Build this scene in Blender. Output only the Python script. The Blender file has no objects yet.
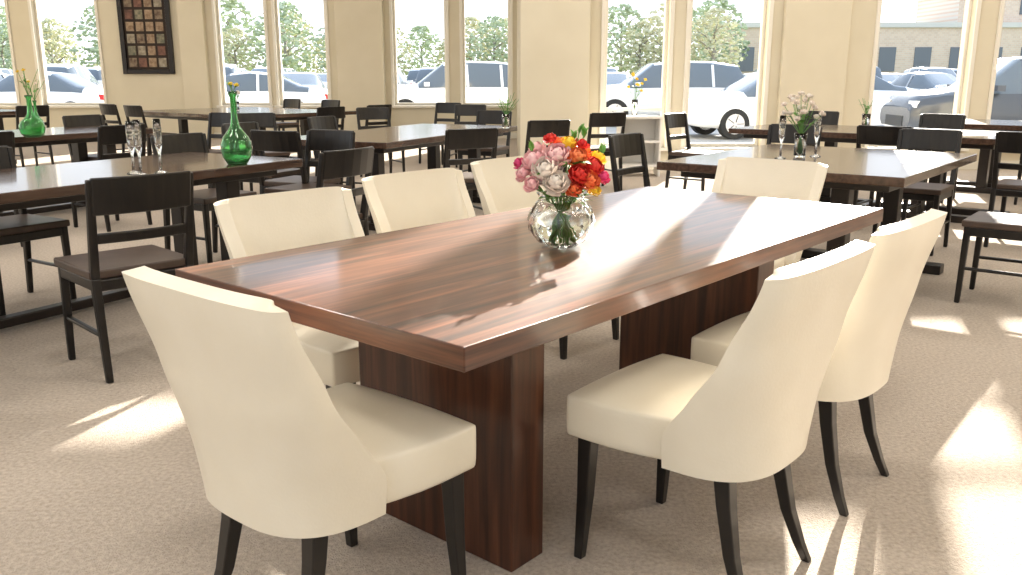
import bpy, bmesh, math, random
from math import radians, sin, cos, pi, sqrt
from mathutils import Vector, Matrix
random.seed(7)
scene = bpy.context.scene
COL = scene.collection

# ------------------------------------------------------------------ materials
def mat_new(name, color=(0.8,0.8,0.8), rough=0.5, metal=0.0, spec=0.5, coat=0.0, trans=0.0, ior=1.45, crough=0.08):
    m = bpy.data.materials.new(name); m.use_nodes = True
    b = m.node_tree.nodes["Principled BSDF"]
    b.inputs["Base Color"].default_value = (*color, 1)
    b.inputs["Roughness"].default_value = rough
    b.inputs["Metallic"].default_value = metal
    b.inputs["Specular IOR Level"].default_value = spec
    b.inputs["Coat Weight"].default_value = coat
    b.inputs["Coat Roughness"].default_value = crough
    b.inputs["Transmission Weight"].default_value = trans
    b.inputs["IOR"].default_value = ior
    return m

def add_noise(m, c1, c2, scale=(10,10,10), nscale=5.0, detail=4.0, bump=0.0, bump_scale=None, distort=0.0, lo=0.3, hi=0.7, mid=None):
    nt = m.node_tree; n = nt.nodes; l = nt.links
    b = n["Principled BSDF"]
    tc = n.new("ShaderNodeTexCoord"); mp = n.new("ShaderNodeMapping")
    mp.inputs["Scale"].default_value = scale
    l.new(tc.outputs["Object"], mp.inputs["Vector"])
    no = n.new("ShaderNodeTexNoise"); no.inputs["Scale"].default_value = nscale
    no.inputs["Detail"].default_value = detail; no.inputs["Distortion"].default_value = distort
    l.new(mp.outputs["Vector"], no.inputs["Vector"])
    r = n.new("ShaderNodeValToRGB")
    r.color_ramp.elements[0].position = lo; r.color_ramp.elements[0].color = (*c1, 1)
    r.color_ramp.elements[1].position = hi; r.color_ramp.elements[1].color = (*c2, 1)
    if mid:
        e = r.color_ramp.elements.new((lo+hi)/2); e.color = (*mid, 1)
    l.new(no.outputs["Fac"], r.inputs["Fac"]); l.new(r.outputs["Color"], b.inputs["Base Color"])
    if bump > 0:
        no2 = n.new("ShaderNodeTexNoise"); no2.inputs["Scale"].default_value = bump_scale or nscale
        no2.inputs["Detail"].default_value = 3
        l.new(tc.outputs["Object"], no2.inputs["Vector"])
        bp = n.new("ShaderNodeBump"); bp.inputs["Strength"].default_value = bump; bp.inputs["Distance"].default_value = 0.01
        l.new(no2.outputs["Fac"], bp.inputs["Height"]); l.new(bp.outputs["Normal"], b.inputs["Normal"])
    return m

M = {}
M['carpet'] = add_noise(mat_new('carpet_mat', rough=0.95, spec=0.1), (0.40,0.335,0.275), (0.64,0.56,0.475), (1,1,1), 70, 6, bump=0.8, bump_scale=180, lo=0.25, hi=0.75)
M['wall'] = add_noise(mat_new('wall_paint', rough=0.8, spec=0.2), (0.70,0.635,0.49), (0.74,0.675,0.53), (1,1,1), 2, 2, bump=0.05, bump_scale=80)
M['ceil'] = mat_new('ceiling_paint', (0.85,0.83,0.79), 0.9)
M['trim'] = mat_new('trim_paint', (0.80,0.76,0.66), 0.45)
M['frame'] = mat_new('window_frame_paint', (0.84,0.80,0.71), 0.4)
M['white_paint'] = mat_new('white_paint', (0.82,0.80,0.76), 0.5)
M['walnut'] = add_noise(mat_new('walnut_wood', rough=0.40, coat=0.6, crough=0.10), (0.030,0.009,0.005), (0.25,0.090,0.041), (0.8,15,15), 2.2, 9, distort=0.9, lo=0.30, hi=0.74, mid=(0.11,0.036,0.016))
M['walnut_edge'] = add_noise(mat_new('walnut_edge_wood', rough=0.3, coat=0.3, crough=0.12), (0.045,0.014,0.008), (0.15,0.055,0.026), (2,2,45), 2.2, 6, lo=0.3, hi=0.75)
M['walnut_leg'] = add_noise(mat_new('walnut_pedestal_wood', rough=0.33, coat=0.15), (0.030,0.010,0.005), (0.125,0.045,0.021), (14,14,0.9), 2.4, 8, distort=0.6, lo=0.28, hi=0.75, mid=(0.07,0.024,0.011))
M['cream'] = add_noise(mat_new('cream_leather', rough=0.33, spec=0.5), (0.80,0.73,0.59), (0.84,0.775,0.64), (1,1,1), 6, 3, bump=0.06, bump_scale=120)
M['ebony'] = mat_new('ebony_leg', (0.012,0.010,0.009), 0.3, coat=0.2)
M['darkframe'] = add_noise(mat_new('dark_chair_wood', rough=0.32), (0.006,0.005,0.005), (0.015,0.012,0.010), (8,8,1), 4, 4)
M['brownseat'] = add_noise(mat_new('brown_leather', rough=0.4), (0.055,0.036,0.027), (0.085,0.056,0.042), (1,1,1), 8, 3, bump=0.05, bump_scale=90)
M['darktop'] = add_noise(mat_new('dark_table_wood', rough=0.25, coat=0.5), (0.035,0.018,0.012), (0.09,0.047,0.030), (1.2,14,14), 2.5, 6, distort=0.5)
M['darkleg'] = mat_new('dark_table_leg', (0.014,0.009,0.007), 0.35)
M['glass'] = mat_new('clear_glass', (0.98,1,0.99), 0.0, trans=1.0, ior=1.45)
M['water'] = mat_new('water', (0.9,0.95,0.9), 0.0, trans=1.0, ior=1.33)
M['green_glass'] = mat_new('green_glass', (0.30,0.74,0.36), 0.02, trans=0.95, ior=1.45)
M['stem'] = mat_new('stem_green', (0.10,0.25,0.05), 0.5)
M['leaf'] = add_noise(mat_new('leaf_green', rough=0.5), (0.08,0.24,0.04), (0.2,0.42,0.08), (1,1,1), 30, 2)
M['pink'] = add_noise(mat_new('petal_pink', rough=0.6), (0.85,0.42,0.45), (0.95,0.68,0.66), (1,1,1), 40, 2)
M['white_petal'] = add_noise(mat_new('petal_white', rough=0.6), (0.90,0.76,0.66), (0.95,0.90,0.82), (1,1,1), 40, 2)
M['red'] = add_noise(mat_new('petal_red', rough=0.55), (0.55,0.015,0.02), (0.80,0.06,0.04), (1,1,1), 40, 2)
M['orange'] = add_noise(mat_new('petal_orange', rough=0.55), (0.85,0.13,0.04), (0.95,0.32,0.12), (1,1,1), 40, 2)
M['yellow'] = mat_new('petal_yellow', (0.92,0.66,0.06), 0.55)
M['magenta'] = mat_new('petal_magenta', (0.72,0.07,0.22), 0.55)
M['asphalt'] = add_noise(mat_new('asphalt', rough=0.9), (0.30,0.30,0.29), (0.42,0.41,0.39), (1,1,1), 3, 6)
M['grass'] = add_noise(mat_new('grass', rough=0.95), (0.20,0.25,0.10), (0.34,0.39,0.18), (1,1,1), 3, 5)
M['curb'] = mat_new('curb_concrete', (0.6,0.58,0.54), 0.9)
M['lane'] = mat_new('lane_paint', (0.8,0.8,0.78), 0.8)
M['foliage'] = add_noise(mat_new('foliage', rough=0.9, spec=0.1), (0.30,0.36,0.24), (0.54,0.59,0.42), (1,1,1), 1.2, 6)  # distance haze is put into the pale leaf colour
M['foliage2'] = add_noise(mat_new('foliage_yellow', rough=0.9, spec=0.1), (0.43,0.43,0.28), (0.68,0.65,0.46), (1,1,1), 1.2, 6)  # yellower leaves, paled the same way to stand in for haze
M['bark'] = mat_new('bark', (0.30,0.27,0.23), 0.9)
M['tyre'] = mat_new('tyre_rubber', (0.02,0.02,0.02), 0.8)
M['rim'] = mat_new('alloy_rim', (0.5,0.5,0.52), 0.35, metal=0.8)
M['carglass'] = mat_new('car_glass', (0.10,0.12,0.14), 0.05, coat=0.5)
M['lamp_clear'] = mat_new('headlamp', (0.75,0.78,0.8), 0.1, coat=0.5)
M['lamp_red'] = mat_new('tail_lamp', (0.5,0.02,0.02), 0.2)
M['grille'] = mat_new('grille', (0.03,0.03,0.03), 0.4)
for nm,c in (('white',(0.86,0.87,0.88)),('silver',(0.58,0.61,0.65)),('blue',(0.20,0.27,0.38)),('dark',(0.05,0.055,0.065)),('grey',(0.36,0.38,0.41))):
    M['car_'+nm] = mat_new('car_paint_'+nm, c, 0.25, coat=0.6)
def brick():
    m = mat_new('brick_facade', rough=0.9)
    n = m.node_tree.nodes; l = m.node_tree.links
    tc = n.new("ShaderNodeTexCoord"); bk = n.new("ShaderNodeTexBrick"); mp = n.new("ShaderNodeMapping")
    mp.inputs["Rotation"].default_value = (radians(90),0,0)
    bk.inputs["Color1"].default_value = (0.62,0.47,0.36,1); bk.inputs["Color2"].default_value = (0.70,0.55,0.43,1)
    bk.inputs["Mortar"].default_value = (0.66,0.60,0.52,1); bk.inputs["Scale"].default_value = 1.5
    l.new(tc.outputs["Object"], mp.inputs["Vector"]); l.new(mp.outputs["Vector"], bk.inputs["Vector"]); l.new(bk.outputs["Color"], n["Principled BSDF"].inputs["Base Color"])
    return m
M['brick'] = brick()
M['bframe'] = mat_new('picture_frame_black', (0.015,0.011,0.009), 0.35)
M['mat_board'] = mat_new('picture_backing', (0.03,0.018,0.013), 0.7)
PH = [add_noise(mat_new('photo_print_%d'%i, rough=0.5), a, b, (1,1,1), 14, 2) for i,(a,b) in enumerate([
    ((0.10,0.055,0.035),(0.30,0.23,0.15)), ((0.20,0.16,0.11),(0.42,0.37,0.28)), ((0.09,0.04,0.03),(0.24,0.11,0.07)),
    ((0.09,0.10,0.07),(0.30,0.26,0.17)), ((0.20,0.12,0.07),(0.42,0.31,0.20))])]

# ------------------------------------------------------------------ mesh helpers
def link(o, parent=None):
    COL.objects.link(o)
    if parent: o.parent = parent
    return o
def empty(name, loc=(0,0,0), rz=0):
    e = bpy.data.objects.new(name, None); e.empty_display_size = 0.1
    e.location = loc; e.rotation_euler = (0,0,rz)
    return link(e)
def to_mesh(name, bm, mats, smooth=False):
    bmesh.ops.recalc_face_normals(bm, faces=bm.faces[:])
    me = bpy.data.meshes.new(name); bm.to_mesh(me); bm.free()
    for m in mats: me.materials.append(m)
    if smooth:
        for p in me.polygons: p.use_smooth = True
    return me
def obj(name, me, loc=(0,0,0), rz=0, parent=None, bevel=0, seg=2, subsurf=0, solid=0):
    o = bpy.data.objects.new(name, me); o.location = loc; o.rotation_euler = (0,0,rz)
    link(o, parent)
    if solid:
        s = o.modifiers.new('sol','SOLIDIFY'); s.thickness = solid; s.offset = 0
    if bevel:
        b = o.modifiers.new('bev','BEVEL'); b.width = bevel; b.segments = seg; b.limit_method = 'ANGLE'; b.angle_limit = radians(40)
    if subsurf:
        s = o.modifiers.new('sub','SUBSURF'); s.levels = subsurf; s.render_levels = subsurf
    return o
def box(bm, x0,x1,y0,y1,z0,z1, mi=0):
    v = [bm.verts.new(p) for p in ((x0,y0,z0),(x1,y0,z0),(x1,y1,z0),(x0,y1,z0),(x0,y0,z1),(x1,y0,z1),(x1,y1,z1),(x0,y1,z1))]
    for q in ((0,3,2,1),(4,5,6,7),(0,1,5,4),(1,2,6,5),(2,3,7,6),(3,0,4,7)):
        f = bm.faces.new([v[i] for i in q]); f.material_index = mi
def beam(bm, p0, p1, s0, s1=None, mi=0, n=4):
    s1 = s1 or s0
    p0 = Vector(p0); p1 = Vector(p1); d = (p1-p0).normalized()
    ref = Vector((1,0,0)) if abs(d.z) > 0.6 else Vector((0,0,1))
    a = (ref - d*ref.dot(d)).normalized(); b = d.cross(a)
    rings = []
    for p,s in ((p0,s0),(p1,s1)):
        if n == 4: pts = [(-1,-1),(1,-1),(1,1),(-1,1)]
        else: pts = [(cos(2*pi*k/n), sin(2*pi*k/n)) for k in range(n)]
        rings.append([bm.verts.new(p + a*s[0]*x + b*s[1]*y) for x,y in pts])
    for k in range(n):
        f = bm.faces.new((rings[0][k], rings[0][(k+1)%n], rings[1][(k+1)%n], rings[1][k])); f.material_index = mi
        if n > 4: f.smooth = True
    for r in (rings[0][::-1], rings[1]):
        f = bm.faces.new(r); f.material_index = mi
def tube(bm, pts, r, mi=0, n=6):
    prev = None
    for i,p in enumerate(pts):
        p = Vector(p)
        d = (Vector(pts[min(i+1,len(pts)-1)]) - Vector(pts[max(i-1,0)])).normalized()
        ref = Vector((1,0,0)) if abs(d.z) > 0.7 else Vector((0,0,1))
        a = (ref - d*ref.dot(d)).normalized(); b = d.cross(a)
        rr = r[i] if isinstance(r,(list,tuple)) else r
        ring = [bm.verts.new(p + a*rr*cos(2*pi*k/n) + b*rr*sin(2*pi*k/n)) for k in range(n)]
        if prev:
            for k in range(n):
                f = bm.faces.new((prev[k],prev[(k+1)%n],ring[(k+1)%n],ring[k])); f.material_index = mi; f.smooth = True
        else: bm.faces.new(ring[::-1]).material_index = mi
        prev = ring
    bm.faces.new(prev).material_index = mi
def legchain(bm, pts, mi=0):
    prev=None
    for p,a in pts:
        p=Vector(p)
        ring=[bm.verts.new(p+Vector((x*a,y*a,0))) for x,y in ((-1,-1),(1,-1),(1,1),(-1,1))]
        if prev:
            for k in range(4):
                bm.faces.new((prev[k],prev[(k+1)%4],ring[(k+1)%4],ring[k])).material_index=mi
        else: bm.faces.new(ring).material_index=mi
        prev=ring
    bm.faces.new(prev[::-1]).material_index=mi
def lathe(bm, prof, seg=32, c=(0,0,0), mi=0, rmod=None, close=True):
    rings = []
    for j,(r,z) in enumerate(prof):
        if r < 1e-5:
            rings.append([bm.verts.new((c[0],c[1],c[2]+z))])
        else:
            rings.append([bm.verts.new((c[0]+(r+(rmod(k,j) if rmod else 0))*cos(2*pi*k/seg), c[1]+(r+(rmod(k,j) if rmod else 0))*sin(2*pi*k/seg), c[2]+z)) for k in range(seg)])
    for a,b in zip(rings, rings[1:]):
        for k in range(seg):
            k2 = (k+1)%seg
            if len(a)==1 and len(b)==1: continue
            if len(a)==1: f = bm.faces.new((a[0],b[k2],b[k]))
            elif len(b)==1: f = bm.faces.new((a[k],a[k2],b[0]))
            else: f = bm.faces.new((a[k],a[k2],b[k2],b[k]))
            f.material_index = mi; f.smooth = True

# ------------------------------------------------------------------ room shell
CEIL = 5.4
def wall_openings(name, axis, pos, thick, a0, a1, z0, z1, ops, mat):
    bm = bmesh.new()
    xs = sorted(set([a0,a1]+[o[0] for o in ops]+[o[1] for o in ops]))
    zs = sorted(set([z0,z1]+[o[2] for o in ops]+[o[3] for o in ops]))
    for i in range(len(xs)-1):
        run = None
        for j in range(len(zs)-1):
            cx = (xs[i]+xs[i+1])/2; cz = (zs[j]+zs[j+1])/2
            hole = any(o[0]<cx<o[1] and o[2]<cz<o[3] for o in ops)
            if not hole:
                if run is None: run = zs[j]
            if (hole or j == len(zs)-2) and run is not None:
                top = zs[j] if hole else zs[j+1]
                if axis == 'x': box(bm, xs[i],xs[i+1],pos,pos+thick,run,top)
                else: box(bm, pos,pos+thick,xs[i],xs[i+1],run,top)
                run = None
    me = to_mesh(name, bm, [mat])
    return obj(name, me)

XL, XR, YB = -12.0, 10.0, -3.2
Y1, Y2 = 12.0, 18.0
XJ = 0.12
SL, SR = 0.66, 0.30
HT = 2.95
left_w = [(-11.6,-9.9),(-9.39,-8.15),(-5.80,-4.84),(-4.64,-3.65),(-2.33,-1.28),(-0.96,-0.02)]
right_w = [(1.24,2.08),(2.35,3.37),(4.83,6.07),(6.43,7.8)]
up_left = [(-11.4,-8.1,3.0,4.6),(-5.8,-3.6,3.0,4.6)]  # unseen upper openings, added to let sun in
sun_slots_right = [(1.64,2.14,3.56,3.84),(2.36,2.84,4.30,5.15),(3.00,3.38,4.10,5.15),(3.55,3.92,3.98,5.15),(4.10,4.66,3.92,5.15),(4.80,5.22,3.05,4.6),(5.32,5.85,3.05,4.6),(6.2,7.0,2.9,4.9),(7.2,8.0,2.9,4.9)]  # unseen openings, invented and sized to throw sun patches on table and floor
wall_openings('wall_window_left', 'x', Y2, 0.3, XL, XJ+0.3, 0, CEIL, [(a,b,SL,HT-0.1) for a,b in left_w]+up_left, M['wall'])
wall_openings('wall_window_right', 'x', Y1, 0.3, XJ, XR, 0, CEIL, [(a,b,SR,HT-0.25) for a,b in right_w]+sun_slots_right, M['wall'])
wall_openings('wall_return', 'y', XJ, 0.3, Y1+0.3, Y2, 0, CEIL, [], M['wall'])
wall_openings('wall_left', 'y', XL-0.3, 0.3, YB, Y2+0.3, 0, CEIL, [(0,3,0.6,4.6),(5,8,0.6,4.6),(10,13,0.6,4.6)], M['wall'])  # unseen window openings added to let in sky light
wall_openings('wall_right', 'y', XR, 0.3, YB, Y1+0.3, 0, CEIL, [], M['wall'])
wall_openings('wall_behind', 'x', YB-0.3, 0.3, XL-0.3, XR+0.3, 0, CEIL, [(-8,-5,0.6,4.6),(-3,0,0.6,4.6),(2,5,0.6,4.6)], M['wall'])  # openings behind the camera, added for more sky light
bm = bmesh.new()
box(bm, XL-0.3, XJ+0.3, Y1+0.3, Y2+0.3, -0.12, 0); box(bm, XL-0.3, XR+0.3, YB-0.3, Y1+0.3, -0.12, 0)
obj('floor', to_mesh('floor', bm, [M['carpet']]))
bm = bmesh.new()
box(bm, XL-0.3, XJ+0.3, Y1+0.3, Y2+0.3, CEIL, CEIL+0.2); box(bm, XL-0.3, XR+0.3, YB-0.3, Y1+0.3, CEIL, CEIL+0.2)
obj('ceiling', to_mesh('ceiling', bm, [M['ceil']]))
def column(name, x0, x1, y0, y1, h=CEIL):
    bm = bmesh.new(); box(bm, x0,x1,y0,y1,0,h); obj(name, to_mesh(name,bm,[M['wall']]), bevel=0.01)
column('column', 0.12, 1.02, 11.78, 12.0)
column('column.001', 3.56, 4.42, 11.90, 12.0, 3.2)
column('column.002', -3.42, -2.5, 17.75, 18.0)
column('column.003', -6.5, -6.0, 17.85, 18.0)
def window(idx, x0, x1, y, z0, z1, bars=(), side=1):
    bm = bmesh.new(); w = 0.045
    yo = y+0.1
    box(bm, x0, x0+w, yo, yo+0.1, z0, z1); box(bm, x1-w, x1, yo, yo+0.1, z0, z1)
    box(bm, x0+w, x1-w, yo, yo+0.1, z0, z0+w); box(bm, x0+w, x1-w, yo, yo+0.1, z1-w, z1)
    for zb in bars: box(bm, x0+w, x1-w, yo+0.02, yo+0.08, zb-0.022, zb+0.022)
    c = 0.055
    box(bm, x0-c, x0, y-0.03, y, z0-0.0, z1+c); box(bm, x1, x1+c, y-0.03, y, z0-0.0, z1+c)
    box(bm, x0, x1, y-0.03, y, z1, z1+c)
    box(bm, x0-c-0.03, x1+c+0.03, y-0.10, y+0.10, z0-0.045, z0)
    n = 'window_%d'%idx
    obj(n, to_mesh(n,bm,[M['frame']]), bevel=0.006)
i = 1
for a,b in left_w: window(i,a,b,Y2,SL,HT-0.1); i+=1
for a,b in right_w: window(i,a,b,Y1,SR,HT-0.25,(0.80,) if a<2 else ()); i+=1
for a,b,c,d in up_left: window(i,a,b,Y2,c,d,(3.9,)); i+=1
for a,b,c,d in sun_slots_right:  # frames and bars for some of the added sun openings
    if b-a>0.38 and d-c>0.5 and a>4: window(i,a,b,Y1,c,d,(3.62,3.9) if 4.7<a<6 else ())
    i+=1
def bb(name, x0,x1,y0,y1):
    bm = bmesh.new(); box(bm,x0,x1,y0,y1,0,0.12); obj(name,to_mesh(name,bm,[M['trim']]),bevel=0.005)
bb('baseboard_window_left', XL, XJ, Y2-0.02, Y2)
bb('baseboard_window_right', XJ, XR, Y1-0.02, Y1)
bb('baseboard_right', XR-0.02, XR, YB, Y1-0.02)
bb('baseboard_left', XL, XL+0.02, YB, Y2-0.02)

for cx in (-8,-4,0,4,8):  # unseen panels with area lamps, added to fill the room with light
    for cy in (-1,3,7,10.3):
        bm = bmesh.new()
        box(bm,-0.65,0.65,-0.35,0.35,-0.04,0.0,0)
        e = obj('ceiling_light_panel', to_mesh('panel',bm,[M['trim']]), loc=(cx,cy,CEIL))
        L = bpy.data.lights.new('panel_lamp','AREA'); L.shape='RECTANGLE'; L.size=1.2; L.size_y=0.6; L.energy=52; L.color=(1.0,0.95,0.88)
        lo = bpy.data.objects.new('lamp', L); lo.location=(0,0,-0.06); link(lo, e)

# ------------------------------------------------------------------ conference table
TABLE_ANG = math.atan2(0.759,0.651)
tx, ty = 0.274, 2.823
tab = empty('conference_table', (tx,ty,0), TABLE_ANG)
bm = bmesh.new()
Lh, Wh, TH = 1.175, 0.53, 0.052
outline = [(-Lh,-Wh),(Lh,-Wh),(Lh,Wh),(-Lh,Wh)]
top = [bm.verts.new((x,y,0.75)) for x,y in outline]
bot = [bm.verts.new((x,y,0.75-TH)) for x,y in outline]
bm.faces.new(top); bm.faces.new(bot[::-1]).material_index=1
n = len(outline)
for k in range(n):
    bm.faces.new((bot[k],bot[(k+1)%n],top[(k+1)%n],top[k])).material_index=1
obj('table_top', to_mesh('table_top',bm,[M['walnut'],M['walnut_edge']]), parent=tab, bevel=0.003)
for nm,px in (('pedestal_1',-0.715),('pedestal_2',0.64)):
    bm = bmesh.new(); box(bm, px-0.065,px+0.065,-0.31,0.27,0.0,0.75-TH)
    obj(nm, to_mesh(nm,bm,[M['walnut_leg']]), parent=tab, bevel=0.004)
bm = bmesh.new(); box(bm, -0.650,0.575,-0.04,0.04,0.64,0.75-TH)
obj('stretcher', to_mesh('stretcher',bm,[M['walnut_leg']]), parent=tab, bevel=0.003)

# ------------------------------------------------------------------ cream chair
def lerp_tab(t, tabl):
    for (a,va),(b,vb) in zip(tabl, tabl[1:]):
        if t <= b:
            f = (t-a)/(b-a); f = f*f*(3-2*f)*0.4+f*0.6
            return va+(vb-va)*f
    return tabl[-1][1]
ZB, ZT = 0.345, 0.860
def shell_mesh():
    bm = bmesh.new(); NS, NT = 28, 18
    grid = []
    for j in range(NT+1):
        t = j/NT
        Lw = lerp_tab(t, [(0,0.200),(0.18,0.205),(0.35,0.150),(0.6,0.085),(0.85,0.052),(1,0.043)])
        w = lerp_tab(t, [(0,0.204),(0.25,0.222),(0.6,0.240),(1,0.248)])
        yc = lerp_tab(t, [(0,-0.215),(0.25,-0.226),(0.6,-0.256),(1,-0.302)])
        row = []
        for i in range(NS+1):
            s = -1+2*i/NS; a = abs(s); ph = a*pi/2
            e = 0.66
            x = w*math.copysign(sin(ph)**e if ph>0 else 0, s)
            y = yc + Lw*(1-(max(cos(ph),0))**e)
            z = ZB+(ZT-ZB)*t
            if t > 0.8: z -= 0.012*((a)**4)*((t-0.8)/0.2)
            row.append(bm.verts.new((x,y,z)))
        grid.append(row)
    for j in range(NT):
        for i in range(NS):
            bm.faces.new((grid[j][i],grid[j][i+1],grid[j+1][i+1],grid[j+1][i]))
    return to_mesh('chair_shell', bm, [M['cream']], smooth=True)
def seat_mesh():
    bm = bmesh.new()
    xs = [-1,-0.94,-0.5,0,0.5,0.94,1]; ys = [-1,-0.9,-0.4,0.2,0.8,0.94,1]
    def P(u,v,z):
        f=(v+1)/2
        w = 0.150+0.083*min(1,f*1.7)**0.8
        return (u*w, 0.052+v*0.217 + (0.012*(1-u*u) if v>0.7 else 0), z)
    zt = lambda u,v: 0.458+0.022*(1-u**4)*(1-v**4)
    T = [[bm.verts.new(P(u,v,zt(u,v))) for u in xs] for v in ys]
    Bt = [[bm.verts.new(P(u*0.985,v*0.985,0.348)) for u in xs] for v in ys]
    n = len(xs)
    for j in range(n-1):
        for i in range(n-1):
            bm.faces.new((T[j][i],T[j][i+1],T[j+1][i+1],T[j+1][i])); bm.faces.new((Bt[j][i],Bt[j+1][i],Bt[j+1][i+1],Bt[j][i+1]))
    ring = [(0,i) for i in range(n)]+[(j,n-1) for j in range(1,n)]+[(n-1,i) for i in range(n-2,-1,-1)]+[(j,0) for j in range(n-2,0,-1)]
    mids = {}
    for (j,i) in ring:
        p = Vector(P(xs[i],ys[j],0.446)); q = Vector(P(xs[i],ys[j],0.361))
        mids[(j,i)] = (bm.verts.new(p), bm.verts.new(q))
    for k in range(len(ring)):
        a = ring[k]; b = ring[(k+1)%len(ring)]
        bm.faces.new((mids[a][0],mids[b][0],T[b[0]][b[1]],T[a[0]][a[1]]))
        bm.faces.new((mids[a][1],mids[b][1],mids[b][0],mids[a][0]))
        bm.faces.new((Bt[a[0]][a[1]],Bt[b[0]][b[1]],mids[b][1],mids[a][1]))
    return to_mesh('chair_seat', bm, [M['cream']], smooth=True)
def legs_mesh():
    bm = bmesh.new()
    for sx in (-1,1):
        legchain(bm,[((sx*0.195,0.220,0.37),0.021),((sx*0.198,0.225,0.18),0.017),((sx*0.204,0.235,0.0),0.012)])
        legchain(bm,[((sx*0.145,-0.135,0.37),0.022),((sx*0.150,-0.150,0.26),0.019),((sx*0.158,-0.175,0.14),0.016),((sx*0.168,-0.207,0.05),0.013),((sx*0.174,-0.230,0.0),0.011)])
    return to_mesh('chair_legs', bm, [M['ebony']])
SH, SE, LG = shell_mesh(), seat_mesh(), legs_mesh()
def cream_chair(x,y,deg):
    e = empty('upholstered_chair', (x,y,0), radians(deg-90))
    o = obj('back_shell', SH, parent=e, solid=0.046, subsurf=1)
    b = o.modifiers.new('bev','BEVEL'); b.width=0.018; b.segments=3; b.limit_method='ANGLE'; b.angle_limit=radians(50)
    o.modifiers.move(2,1)
    obj('seat', SE, parent=e, subsurf=1)
    obj('legs', LG, parent=e, bevel=0.003)
cream_chair(-0.430, 1.86, 50)
cream_chair(0.495, 2.11, 139)
cream_chair(0.915, 2.62, 139)
cream_chair(-0.565, 2.80, -42)
cream_chair(-0.20, 3.46, -42)
cream_chair(0.20, 4.10, -42)
cream_chair(1.06, 3.97, -130)

# ------------------------------------------------------------------ dark dining chairs & tables
def dark_chair_mesh():
    bm = bmesh.new()
    for sx in (-1,1):
        beam(bm,(sx*0.195,0.19,0.44),(sx*0.20,0.20,0),(0.018,0.018),(0.014,0.014))
        beam(bm,(sx*0.20,-0.195,0.44),(sx*0.20,-0.235,0),(0.018,0.02),(0.014,0.015))
        beam(bm,(sx*0.20,-0.195,0.44),(sx*0.205,-0.27,0.85),(0.018,0.02),(0.015,0.013))
        beam(bm,(sx*0.197,0.19,0.20),(sx*0.20,-0.21,0.20),(0.009,0.012))
    box(bm,-0.2,0.2,-0.215,-0.18,0.385,0.435); box(bm,-0.2,0.2,0.175,0.205,0.385,0.435)
    box(bm,-0.212,-0.18,-0.2,0.2,0.385,0.435); box(bm,0.18,0.212,-0.2,0.2,0.385,0.435)
    for z0,z1,th,cv in ((0.705,0.858,0.012,0.028),(0.585,0.63,0.009,0.024)):
        n=6
        for k in range(n):
            a = -1+2*k/n; b = -1+2*(k+1)/n
            y0 = -0.250 if z0>0.7 else -0.222
            def P(s,z,dy): return (s*0.205, y0-(z-z0)*0.18 - cv*(1-s*s)+dy, z)
            vs = [bm.verts.new(P(s,z,dy)) for s in (a,b) for z in (z0,z1) for dy in (-th,th)]
            idx = [(0,1,3,2),(4,6,7,5),(0,4,5,1),(2,3,7,6),(0,2,6,4),(1,5,7,3)]
            for q in idx: bm.faces.new([vs[t] for t in q])
    bmesh.ops.remove_doubles(bm, verts=bm.verts[:], dist=0.0003)
    box(bm,-0.222,0.222,-0.205,0.22,0.435,0.472,1)
    return to_mesh('dining_chair', bm, [M['darkframe'],M['brownseat']])
DC = dark_chair_mesh()
def dark_chair(x,y,deg):
    return obj('dining_chair', DC, loc=(x,y,0), rz=radians(deg-90), bevel=0.007, seg=2)
def dark_table(nx,ny,deg,length,width):
    a = radians(deg); ux,uy = cos(a),sin(a)
    cx = nx+ux*length/2-uy*width/2; cy = ny+uy*length/2+ux*width/2
    bm = bmesh.new(); l=length/2; w=width/2
    box(bm,-l,l,-w,w,0.70,0.75,0)
    box(bm,-l+0.12,l-0.12,-w+0.1,w-0.1,0.655,0.70,1)
    for sx in (-1,1):
        x = sx*(l-0.35)
        for sy in (-1,1):
            y = sy*(w*0.42)
            box(bm,x-0.05,x+0.05,y-0.05,y+0.05,0.06,0.655,1)
        box(bm,x-0.055,x+0.055,-w+0.06,w-0.06,0.0,0.06,1)
    box(bm,-l+0.4,l-0.4,-0.035,0.035,0.02,0.07,1)
    obj('dining_table', to_mesh('dining_table',bm,[M['darktop'],M['darkleg']]), loc=(cx,cy,0), rz=a, bevel=0.006)
dark_table(-2.63,3.10,60,2.7,1.0)
dark_chair(-1.70,3.78,135); dark_chair(-2.36,3.02,150); dark_chair(-1.13,5.0,150)
for x,y in ((-2.05,5.95),(-2.75,4.75),(-3.25,3.95)): dark_chair(x,y,-32)
dark_chair(-1.45,6.3,-118)
dark_table(-4.65,6.35,62,2.6,1.0)
for x,y,d in ((-3.95,6.4,150),(-3.40,7.4,150),(-4.1,8.9,-30),(-4.85,7.75,-30),(-3.2,9.35,-118)): dark_chair(x,y,d)
dark_table(-3.5,11.3,50,2.0,2.6)
for x,y,d in ((-2.5,11.6,140),(-2.0,12.4,140),(-4.9,12.2,52),(-3.9,15.1,-128),(-3.1,14.4,-128),(-5.5,12.8,52)): dark_chair(x,y,d)
dark_table(-8.2,11.2,55,2.2,1.2)
for x,y,d in ((-7.2,11.2,145),(-6.6,12.1,145),(-8.6,13.2,-35),(-9.2,12.4,-35)): dark_chair(x,y,d)
dark_table(-0.95,6.75,66,2.5,1.1)
for x,y,d in ((-0.42,6.98,118),(0.22,8.30,118),(-2.05,7.45,-24),(-1.6,8.6,-24),(-1.62,6.75,66),(-0.3,9.95,-114)): dark_chair(x,y,d)
dark_chair(0.95,9.9,112); dark_chair(-0.6,12.0,-100); dark_chair(-1.6,11.0,-60)
dark_chair(-2.6,9.3,-60); dark_chair(-1.05,12.9,-120)
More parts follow.
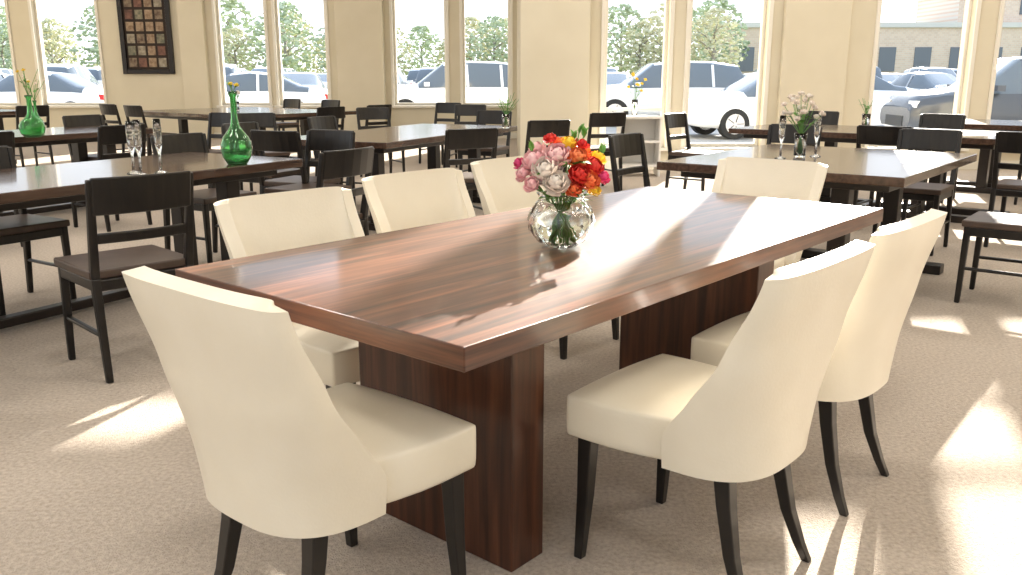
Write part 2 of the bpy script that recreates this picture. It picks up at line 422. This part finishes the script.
dark_table(1.97,4.40,52,1.75,1.4)
for x,y,d in ((2.80,4.84,142),(2.95,6.40,-128),(2.15,7.05,-128),(1.00,5.92,-38)): dark_chair(x,y,d)
dark_table(3.95,7.1,50,1.2,2.4)
for x,y,d in ((3.15,7.30,50),(4.95,7.6,140),(4.3,9.05,-130),(3.3,9.85,-130),(1.95,9.3,-40),(3.85,6.5,50)): dark_chair(x,y,d)
dark_table(6.0,8.4,50,1.2,2.0)
for x,y,d in ((5.3,8.7,50),(6.3,10.3,-130)): dark_chair(x,y,d)
bm=bmesh.new()
box(bm,-0.27,0.27,-0.2,0.2,0.72,0.75); box(bm,-0.25,0.25,-0.18,0.18,0.42,0.45); box(bm,-0.25,0.25,-0.18,0.18,0.12,0.15)
box(bm,-0.26,-0.235,-0.19,0.19,0,0.72); box(bm,0.235,0.26,-0.19,0.19,0,0.72); box(bm,-0.235,0.235,0.165,0.185,0.12,0.72)
obj('side_table',to_mesh('side_table',bm,[M['white_paint']]),loc=(1.62,11.3,0),bevel=0.005)

# ------------------------------------------------------------------ flower tools
def blossom(bm, c, r, mi, pole=(0,0,1), n=26, openness=1.75):
    c = Vector(c); pole = Vector(pole).normalized()
    ref = Vector((1,0,0)) if abs(pole.x)<0.8 else Vector((0,1,0))
    A = (ref-pole*ref.dot(pole)).normalized(); B = pole.cross(A)
    for i in range(n):
        f = (i+0.5)/n; th = f*openness; ph = i*2.39996+random.random()*0.3
        d = pole*cos(th)+(A*cos(ph)+B*sin(ph))*sin(th)
        side = d.cross(pole)
        side = side.normalized() if side.length>1e-3 else A
        up = side.cross(d).normalized()
        if up.dot(pole) < 0: up = -up
        wdt = r*(0.22+0.32*f)
        rr = r*(0.82+0.18*f)*random.uniform(0.92,1.06)
        rows = []
        for b,(kk,ww,uu) in enumerate(((0.15,0.35,-0.25),(0.7,1.0,-0.12),(0.97,0.95,0.10),(1.03,0.45,0.30))):
            row = []
            for a in (-1,0,1):
                p = c + d*rr*kk + up*r*uu*(0.6+f*0.6) + side*wdt*ww*a + d*(-0.10*r*abs(a)*ww)
                row.append(bm.verts.new(p))
            rows.append(row)
        for j in range(3):
            for k in range(2):
                q = bm.faces.new((rows[j][k],rows[j][k+1],rows[j+1][k+1],rows[j+1][k])); q.material_index = mi; q.smooth=True
def leaf(bm, p, d, ln, w, mi):
    p = Vector(p); d = Vector(d).normalized()
    s = d.cross(Vector((0,0,1))); s = s.normalized() if s.length>1e-3 else Vector((1,0,0))
    u = s.cross(d)
    L=[];
    for t,ww in ((0,0.1),(0.3,0.9),(0.6,0.8),(1,0.02)):
        c = p+d*ln*t - u*(-0.12)*ln*t*(1-t)*2 - Vector((0,0,0.2*ln*t*t))
        L.append((bm.verts.new(c-s*w*ww+u*w*0.25*ww),bm.verts.new(c),bm.verts.new(c+s*w*ww+u*w*0.25*ww)))
    for a,b in zip(L,L[1:]):
        for k in (0,1):
            f = bm.faces.new((a[k],a[k+1],b[k+1],b[k])); f.material_index=mi; f.smooth=True
def jitter(s): return random.uniform(-s,s)

vx, vy, vz = 0.150, 2.60, 0.7505
vase = empty('flower_vase', (vx,vy,vz))
bm = bmesh.new()
prof_o = [(0.0,0.0),(0.045,0.0),(0.052,0.004),(0.075,0.022),(0.094,0.05),(0.099,0.078),(0.093,0.106),(0.078,0.13),(0.066,0.142),(0.068,0.152),(0.074,0.160)]
prof = []
for (a,b) in zip(prof_o,prof_o[1:]):
    prof.append(a); prof.append(((a[0]+b[0])/2,(a[1]+b[1])/2))
prof.append(prof_o[-1])
nout = len(prof)
inner = [(max(r-0.006,0.0),z+0.004 if z<0.158 else z) for r,z in prof[::-1] if r>0.03]
inner += [(0.0,0.010)]
def rm(k,j):
    if j>=nout: return 0
    z = prof[j][1]
    if z<0.012 or z>0.125: return 0
    return 0.0035*(1 if (k//2 + j//2)%2==0 else -1)*(1 if k%2 else 0.4)
lathe(bm, prof+inner, 48, mi=0, rmod=rm)
obj('vase_glass', to_mesh('vase_glass',bm,[M['glass']]), parent=vase)
bm = bmesh.new()
lathe(bm, [(0,0.011),(0.045,0.011),(0.066,0.026),(0.084,0.05),(0.089,0.078),(0.083,0.1),(0,0.1)], 32)
obj('water', to_mesh('water',bm,[M['water']]), parent=vase)
bm = bmesh.new()
mats = [M['stem'],M['leaf'],M['pink'],M['white_petal'],M['red'],M['orange'],M['yellow'],M['magenta']]
blos = [
 (-0.045,-0.055,0.225,0.050,3),(-0.075,-0.01,0.245,0.046,2),(-0.015,-0.03,0.262,0.048,2),(-0.02,-0.085,0.195,0.042,3),
 (0.045,-0.07,0.215,0.038,4),(0.072,-0.06,0.198,0.036,5),(0.040,-0.025,0.258,0.040,5),(0.085,-0.02,0.232,0.038,4),
 (0.115,-0.02,0.205,0.028,7),(0.105,0.02,0.255,0.030,6),(0.030,-0.08,0.178,0.028,5),(-0.11,-0.02,0.215,0.030,2),
 (-0.125,0.0,0.245,0.020,7),(0.0,0.03,0.285,0.040,5),(-0.07,0.045,0.275,0.034,2),(0.06,0.05,0.275,0.034,5),
 (-0.035,0.01,0.315,0.022,4),(-0.085,-0.065,0.19,0.030,2),(0.02,0.005,0.30,0.028,6),(0.09,-0.055,0.172,0.024,6),
 (0.055,0.0,0.298,0.024,4),(0.0,0.075,0.25,0.04,2),(0.08,0.07,0.23,0.035,4)]
for x,y,z,r,mi in blos:
    blossom(bm,(x,y,z),r,mi,(x*3,y*3-0.15,0.35),n=30 if r>0.035 else 18)
    tube(bm,[(x*0.9,y*0.9,z-r*0.4),(x*0.35,y*0.35,0.15),(-x*0.3+jitter(0.01),-y*0.3+jitter(0.01),0.03)],0.0028,0,5)
for k in range(46):
    a = random.random()*2*pi; r = random.uniform(0.02,0.10); z = random.uniform(0.15,0.29)
    leaf(bm,(r*cos(a)*0.7,r*sin(a)*0.7,z-0.03),(cos(a),sin(a),random.uniform(0.1,1.0)),random.uniform(0.05,0.075),0.013,1)
for dx,dy,zz in ((0.05,0.01,0.36),(0.065,0.02,0.35),(-0.09,0.0,0.31),(0.035,0.03,0.34),(0.12,0.02,0.30)):
    tube(bm,[(0,0,0.15),(dx*0.7,dy,0.24),(dx,dy,zz-0.02)],0.002,0,5)
    for q in range(3): leaf(bm,(dx,dy,zz-0.03),(dx*2+jitter(0.4),jitter(0.5),0.9),0.045,0.010,1)
obj('bouquet', to_mesh('bouquet',bm,mats), parent=vase)

def bottle(x,y,h,r,flower='yellow',nleaf=6,spread=0.05,fh=0.1,z=0.7505, name='green_bottle_vase'):
    e = empty(name,(x,y,z))
    bm = bmesh.new()
    p = [(0,0),(r*0.6,0),(r*0.66,0.006),(r*0.9,h*0.10),(r,h*0.21),(r*0.97,h*0.29),(r*0.8,h*0.38),(r*0.5,h*0.46),(r*0.28,h*0.54),(r*0.2,h*0.66),(r*0.19,h*0.92),(r*0.28,h*0.96),(r*0.30,h)]
    lathe(bm, p+[(rr-0.003 if rr-0.003>0.004 else 0.004,zz) for rr,zz in p[::-1] if zz>0.005]+[(0,0.012)], 24)
    obj('bottle', to_mesh('bottle',bm,[M['green_glass']]), parent=e)
    bm = bmesh.new()
    for k in range(nleaf):
        a = random.random()*6.28; rr = random.uniform(0.2,1)*spread; zz = h+random.uniform(0.4,1)*fh
        tube(bm,[(0,0,h*0.5),(0,0,h*0.98),(rr*cos(a)*0.5,rr*sin(a)*0.5,(h+zz)/2),(rr*cos(a),rr*sin(a),zz)],0.0022,0,5)
        leaf(bm,(rr*cos(a)*0.6,rr*sin(a)*0.6,(h+zz)/2),(cos(a),sin(a),0.8),0.05,0.011,1)
        if k%2==0: blossom(bm,(rr*cos(a),rr*sin(a),zz),0.017,2,(cos(a)*0.3,sin(a)*0.3,1),n=10)
    obj('sprigs', to_mesh('sprigs',bm,[M['stem'],M['leaf'],M[flower]]), parent=e)
bottle(-1.58,5.10,0.41,0.088,'yellow',3,0.05,0.07)
bottle(-3.95,7.35,0.34,0.10,'yellow',6,0.11,0.22)
bottle(-4.25,8.0,0.28,0.06,'white_petal',7,0.14,0.22)
def flute(x,y,h,z=0.7505):
    bm = bmesh.new()
    p = [(0,0),(0.034,0),(0.034,0.004),(0.008,0.012),(0.006,h*0.35),(0.012,h*0.42),(0.019,h*0.55),(0.021,h*0.8),(0.018,h)]
    lathe(bm, p+[(0.016,h),(0.019,h*0.8),(0.017,h*0.55),(0.0,h*0.44)], 20)
    obj('glass_flute', to_mesh('glass_flute',bm,[M['glass']]), loc=(x,y,z))
flute(-1.97,4.60,0.27); flute(-1.90,4.52,0.28); flute(-1.84,4.63,0.28)
flute(1.66,5.45,0.26); flute(1.92,5.58,0.26)
def posy(x,y,fl,h=0.14,fh=0.17,n=10,sp=0.09,z=0.7505,col='white_petal'):
    e = empty('glass_posy_vase',(x,y,z))
    bm = bmesh.new()
    lathe(bm,[(0,0),(0.032,0),(0.036,0.01),(0.034,h*0.6),(0.04,h),(0.037,h),(0.031,h*0.6),(0.032,0.012),(0,0.012)],20)
    obj('vase', to_mesh('vase',bm,[M['glass']]), parent=e)
    bm = bmesh.new()
    for k in range(n):
        a = random.random()*6.28; rr = random.uniform(0.15,1)*sp; zz = h+random.uniform(0.3,1)*fh
        tube(bm,[(-rr*cos(a)*0.2,-rr*sin(a)*0.2,0.02),(0,0,h*0.9),(rr*cos(a),rr*sin(a),zz)],0.002,0,5)
        leaf(bm,(rr*cos(a)*0.5,rr*sin(a)*0.5,(h+zz)/2),(cos(a),sin(a),0.6),0.055,0.014,1)
        if fl: blossom(bm,(rr*cos(a),rr*sin(a),zz),0.026,2,(cos(a)*0.4,sin(a)*0.4,1),n=12)
    obj('sprigs', to_mesh('sprigs',bm,[M['stem'],M['leaf'],M[col]]), parent=e)
posy(1.80,5.52,True,0.15,0.24,20,0.12)
posy(-0.05,8.6,False,0.13,0.24,18,0.14)
posy(-3.95,12.9,True,0.13,0.16,8,0.1)
posy(3.3,8.3,False,0.15,0.15,8,0.1)
posy(1.56,11.3,True,0.2,0.32,10,0.13,col='yellow')

pf = empty('framed_photo_collage',(-7.18,17.985,2.08))
W,H = 1.02,1.62
bm = bmesh.new()
for a in ((-W/2,-W/2+0.09,-H/2,H/2),(W/2-0.09,W/2,-H/2,H/2),(-W/2+0.09,W/2-0.09,-H/2,-H/2+0.09),(-W/2+0.09,W/2-0.09,H/2-0.09,H/2)):
    box(bm,a[0],a[1],-0.07,0.0,a[2],a[3])
obj('frame', to_mesh('frame',bm,[M['bframe']]), parent=pf, bevel=0.01)
bm = bmesh.new(); box(bm,-W/2+0.08,W/2-0.08,-0.02,0.0,-H/2+0.08,H/2-0.08)
obj('backing', to_mesh('backing',bm,[M['mat_board']]), parent=pf)
bm = bmesh.new()
for r_ in range(6):
    for c_ in range(4):
        x0 = -W/2+0.13+c_*0.195; z0 = -H/2+0.135+r_*0.228
        box(bm,x0,x0+0.15,-0.032,-0.021,z0,z0+0.175,(r_*3+c_*2+r_*c_)%5)
obj('photos', to_mesh('photos',bm,PH), parent=pf)

# ------------------------------------------------------------------ outside
def slab(name,x0,x1,y0,y1,z0,z1,m):
    bm=bmesh.new(); box(bm,x0,x1,y0,y1,z0,z1); obj(name,to_mesh(name,bm,[m]))
slab('parking_lot',-60,60,18.6,58,-0.35,-0.12,M['asphalt'])
slab('lawn',-90,90,58,120,-0.35,-0.05,M['grass'])
slab('sidewalk',0.45,40,12.4,15.5,-0.35,-0.05,M['curb'])
bm=bmesh.new()
for k in range(-14,15):
    x=k*2.8+1.4
    box(bm,x-0.06,x+0.06,29.5,34.5,-0.12,-0.117)
    box(bm,x-0.06,x+0.06,43,48,-0.12,-0.117)
obj('parking_lines',to_mesh('parking_lines',bm,[M['lane']]))

def car_mesh(kind):
    if kind=='sedan':
        st = [(-2.30,0.38,0.62,0.66,0.70,0.62,0),(-2.22,0.28,0.80,0.92,0.82,0.70,0),(-1.75,0.24,0.88,1.02,0.88,0.76,0),(-1.45,0.22,0.90,1.06,0.90,0.66,1),
              (-0.75,0.22,0.92,1.40,0.91,0.60,1),(-0.1,0.22,0.92,1.46,0.91,0.60,1),(0.45,0.22,0.91,1.40,0.91,0.60,1),(1.15,0.22,0.90,1.00,0.90,0.72,0),
              (1.7,0.23,0.84,0.90,0.88,0.72,0),(2.15,0.27,0.74,0.80,0.80,0.66,0),(2.32,0.34,0.58,0.62,0.66,0.56,0)]
    else:
        st = [(-2.30,0.40,0.90,0.98,0.78,0.70,0),(-2.24,0.32,1.00,1.15,0.88,0.76,1),(-1.95,0.30,1.02,1.62,0.92,0.68,1),(-1.2,0.28,1.04,1.72,0.93,0.68,1),
              (-0.4,0.28,1.04,1.74,0.93,0.68,1),(0.35,0.28,1.03,1.66,0.93,0.66,1),(1.05,0.28,1.02,1.12,0.92,0.78,0),(1.7,0.30,0.98,1.05,0.90,0.76,0),
              (2.15,0.33,0.90,0.97,0.84,0.72,0),(2.32,0.40,0.70,0.75,0.74,0.64,0)]
    bm = bmesh.new(); rings=[]
    for x,zb,zbelt,zt,w,wt,g in st:
        half = [(w*0.88,zb),(w,zb+0.10),(w*1.01,(zb+zbelt)/2+0.05),(w*0.97,zbelt),(wt+0.02,zt-0.045),(wt*0.9,zt),(wt*0.4,zt+0.015)]
        ring = [bm.verts.new((x,y,z)) for y,z in half]+[bm.verts.new((x,-y,z)) for y,z in half[::-1]]
        rings.append(ring)
    n=len(rings[0])
    for k,(a,b) in enumerate(zip(rings,rings[1:])):
        ga,gb = st[k][6],st[k+1][6]
        for i in range(n):
            f=bm.faces.new((a[i],a[(i+1)%n],b[(i+1)%n],b[i])); f.smooth=True
            if i in (3,9) and (ga or gb): f.material_index=1
            if i in (4,5,6,7,8) and (ga!=gb): f.material_index=1
            if i in (4,5,6,7,8) and kind=='sedan' and k==3: f.material_index=1
            if i in (4,5,6,7,8) and kind!='sedan' and k==1: f.material_index=1
    bm.faces.new(rings[0][::-1]); bm.faces.new(rings[-1])
    s=1 if kind=='sedan' else 1.17
    for sy in (-1,1):
        for x in ((-0.35,) if kind=='sedan' else (-1.25,-0.3)):
            beam(bm,(x,sy*0.905,0.92*s-0.02),(x+0.02,sy*0.645*(1 if kind=='sedan' else 1.1),1.40*s),(0.035,0.012),mi=0)
        for wx in (-1.42,1.42):
            R = 0.33 if kind=='sedan' else 0.37
            for (y0,y1,rr,mi,sg) in ((0.70,0.925,R,2,28),(0.70,0.932,R*0.66,3,20)):
                ra=[bm.verts.new((wx+rr*cos(2*pi*q/sg),sy*y0,R+rr*sin(2*pi*q/sg))) for q in range(sg)]
                rb=[bm.verts.new((wx+rr*cos(2*pi*q/sg),sy*y1,R+rr*sin(2*pi*q/sg))) for q in range(sg)]
                for q in range(sg):
                    f=bm.faces.new((ra[q],ra[(q+1)%sg],rb[(q+1)%sg],rb[q])); f.material_index=mi
                f=bm.faces.new(rb); f.material_index=mi
                f=bm.faces.new(ra); f.material_index=mi
            for q in range(5):
                a=q*2*pi/5+0.6
                beam(bm,(wx+0.04*cos(a),sy*0.934,R+0.04*sin(a)),(wx+R*0.6*cos(a),sy*0.934,R+R*0.6*sin(a)),(0.006,0.014),mi=6)
        zl = 0.70 if kind=='sedan' else 0.86
        box(bm,2.12,2.26,min(sy*0.48,sy*0.78),max(sy*0.48,sy*0.78),zl-0.09,zl+0.03,4)
        box(bm,-2.32,-2.2,min(sy*0.5,sy*0.8),max(sy*0.5,sy*0.8),zl+0.0,zl+0.14,5)
        box(bm,0.75,0.9,min(sy*0.9,sy*1.05),max(sy*0.9,sy*1.05),0.95*s-0.04,0.95*s+0.07,0)
    box(bm,2.25,2.33,-0.42,0.42,0.40,0.60,6)
    return bm
CARS={}
def car(x,y,deg,kind='sedan',color='white'):
    key=(kind,color)
    if key not in CARS:
        CARS[key]=to_mesh('car_'+kind, car_mesh(kind), [M['car_'+color],M['carglass'],M['tyre'],M['rim'],M['lamp_clear'],M['lamp_red'],M['grille']])
    obj('car' if kind=='sedan' else 'suv', CARS[key], loc=(x,y,-0.116), rz=radians(deg))
car(6.1,20.5,190,'sedan','white')
car(4.2,25.2,182,'suv','silver')
car(9.9,17.6,178,'suv','dark')
car(13.2,24.5,170,'sedan','white'); car(10.3,28.2,185,'sedan','silver'); car(17,22,180,'suv','white')
car(-1.6,25.5,188,'suv','white'); car(-7.6,26.3,186,'sedan','white'); car(-13.6,26.0,175,'sedan','white'); car(-19.5,27,180,'suv','silver')
cols=['white','silver','white','white','grey','white','blue','white','silver','white','white','dark']
for k in range(22):
    xx=-30+k*2.8
    car(xx,32.3+jitter(0.3),100 if k%3 else 80,'suv' if k%2 else 'sedan',cols[k%12])
for k in range(26):
    xx=-38+k*2.8
    if k%9==5: continue
    car(xx+0.6,45.5+jitter(0.3),-88 if k%2 else 92,'sedan' if k%3 else 'suv',cols[(k*5+1)%12])
for k in range(24):
    car(-36+k*2.8,54.0+jitter(0.3),90,'suv' if k%3 else 'sedan',cols[(k*7+2)%12])

def tree_mesh(seed,h,fm):
    random.seed(seed)
    bm=bmesh.new()
    tube(bm,[(0,0,0),(0.05,0,h*0.3),(0,0.08,h*0.7)],[0.2,0.15,0.06],0,8)
    for b in range(7):
        a=b*0.9; z=h*(0.3+0.07*b)
        tube(bm,[(0,0,z),(cos(a)*h*0.12,sin(a)*h*0.12,z+h*0.1),(cos(a)*h*0.24,sin(a)*h*0.24,z+h*0.16)],[0.07,0.05,0.02],0,5)
    for i in range(620):
        t=random.random(); z=h*(0.18+0.82*t)
        R=h*0.34*sin(pi*min(1,0.12+t*0.85))**0.7
        a=random.random()*2*pi; r=R*sqrt(random.random())
        c=Vector((r*cos(a),r*sin(a),z)); s=random.uniform(0.08,0.26)*h/8
        m=Matrix.Translation(c)@Matrix.Rotation(random.random()*6,4,'Z')@Matrix.Rotation(random.random()*3,4,'X')@Matrix.Diagonal((s,s*0.8,s*0.5,1))
        r_=bmesh.ops.create_icosphere(bm,subdivisions=1,radius=1,matrix=m)
        for v in r_['verts']:
            v.co += Vector((jitter(0.3),jitter(0.3),jitter(0.3)))*s
            for f in v.link_faces: f.material_index=1
    return to_mesh('tree',bm,[M['bark'],fm])
TR=[tree_mesh(1,7.5,M['foliage']),tree_mesh(2,6.5,M['foliage2']),tree_mesh(3,8.5,M['foliage']),tree_mesh(4,6.0,M['foliage2'])]
random.seed(11)
for k in range(40):
    x=-54+k*1.8+jitter(0.7)
    y=random.uniform(62,74)
    o=obj('tree',TR[(k*3+k//4)%4],loc=(x,y,-0.05),rz=random.random()*6)
    s=random.uniform(0.62,0.98); o.scale=(s*1.15,s*1.15,s)
b = empty('brick_building',(34,82,-0.05))
bm=bmesh.new(); box(bm,-16,16,-5,5,0,5.2,0); box(bm,-16.2,16.2,-5.2,5.2,5.2,5.6,1); box(bm,4,14,-4,4,5.6,8.6,0)
for kx in range(10):
    box(bm,-14.8+kx*3,-13.4+kx*3,-5.06,-5.0,1.6,3.6,2)
    if 7<=kx<=8: box(bm,-14.8+kx*3,-13.4+kx*3,-4.06,-4.0,6.3,7.8,2)
obj('facade',to_mesh('facade',bm,[M['brick'],M['curb'],M['carglass']]),parent=b)

# ------------------------------------------------------------------ light
w = bpy.data.worlds.new('sky_world'); scene.world = w; w.use_nodes=True
nt=w.node_tree; bg=nt.nodes['Background']
tc=nt.nodes.new('ShaderNodeTexCoord'); sp=nt.nodes.new('ShaderNodeSeparateXYZ'); rp=nt.nodes.new('ShaderNodeValToRGB')
nt.links.new(tc.outputs['Generated'],sp.inputs[0]); nt.links.new(sp.outputs['Z'],rp.inputs['Fac']); nt.links.new(rp.outputs['Color'],bg.inputs['Color'])
rp.color_ramp.elements[0].position=0.0; rp.color_ramp.elements[0].color=(0.92,0.96,1.0,1)
rp.color_ramp.elements[1].position=0.6; rp.color_ramp.elements[1].color=(0.62,0.77,1.0,1)
bg.inputs['Strength'].default_value=1.95
az, el = radians(20), radians(21)
S = bpy.data.lights.new('sun','SUN'); S.energy=24; S.angle=radians(0.6); S.color=(1.0,0.94,0.84)
so = bpy.data.objects.new('sun', S); link(so)
dirv = Vector((-sin(az)*cos(el), -cos(az)*cos(el), -sin(el)))
so.rotation_euler = dirv.to_track_quat('-Z','Y').to_euler(); so.location=(10,30,20)

# ------------------------------------------------------------------ camera
cam = bpy.data.cameras.new('camera'); cam.sensor_width=36; cam.lens=878/1022*36; cam.clip_end=500
co = bpy.data.objects.new('camera', cam); link(co); co.location=(0,0,1.25); co.rotation_euler=(radians(90-13.6),0,0)
scene.camera = co
scene.view_settings.view_transform='Standard'
scene.view_settings.exposure=0.0
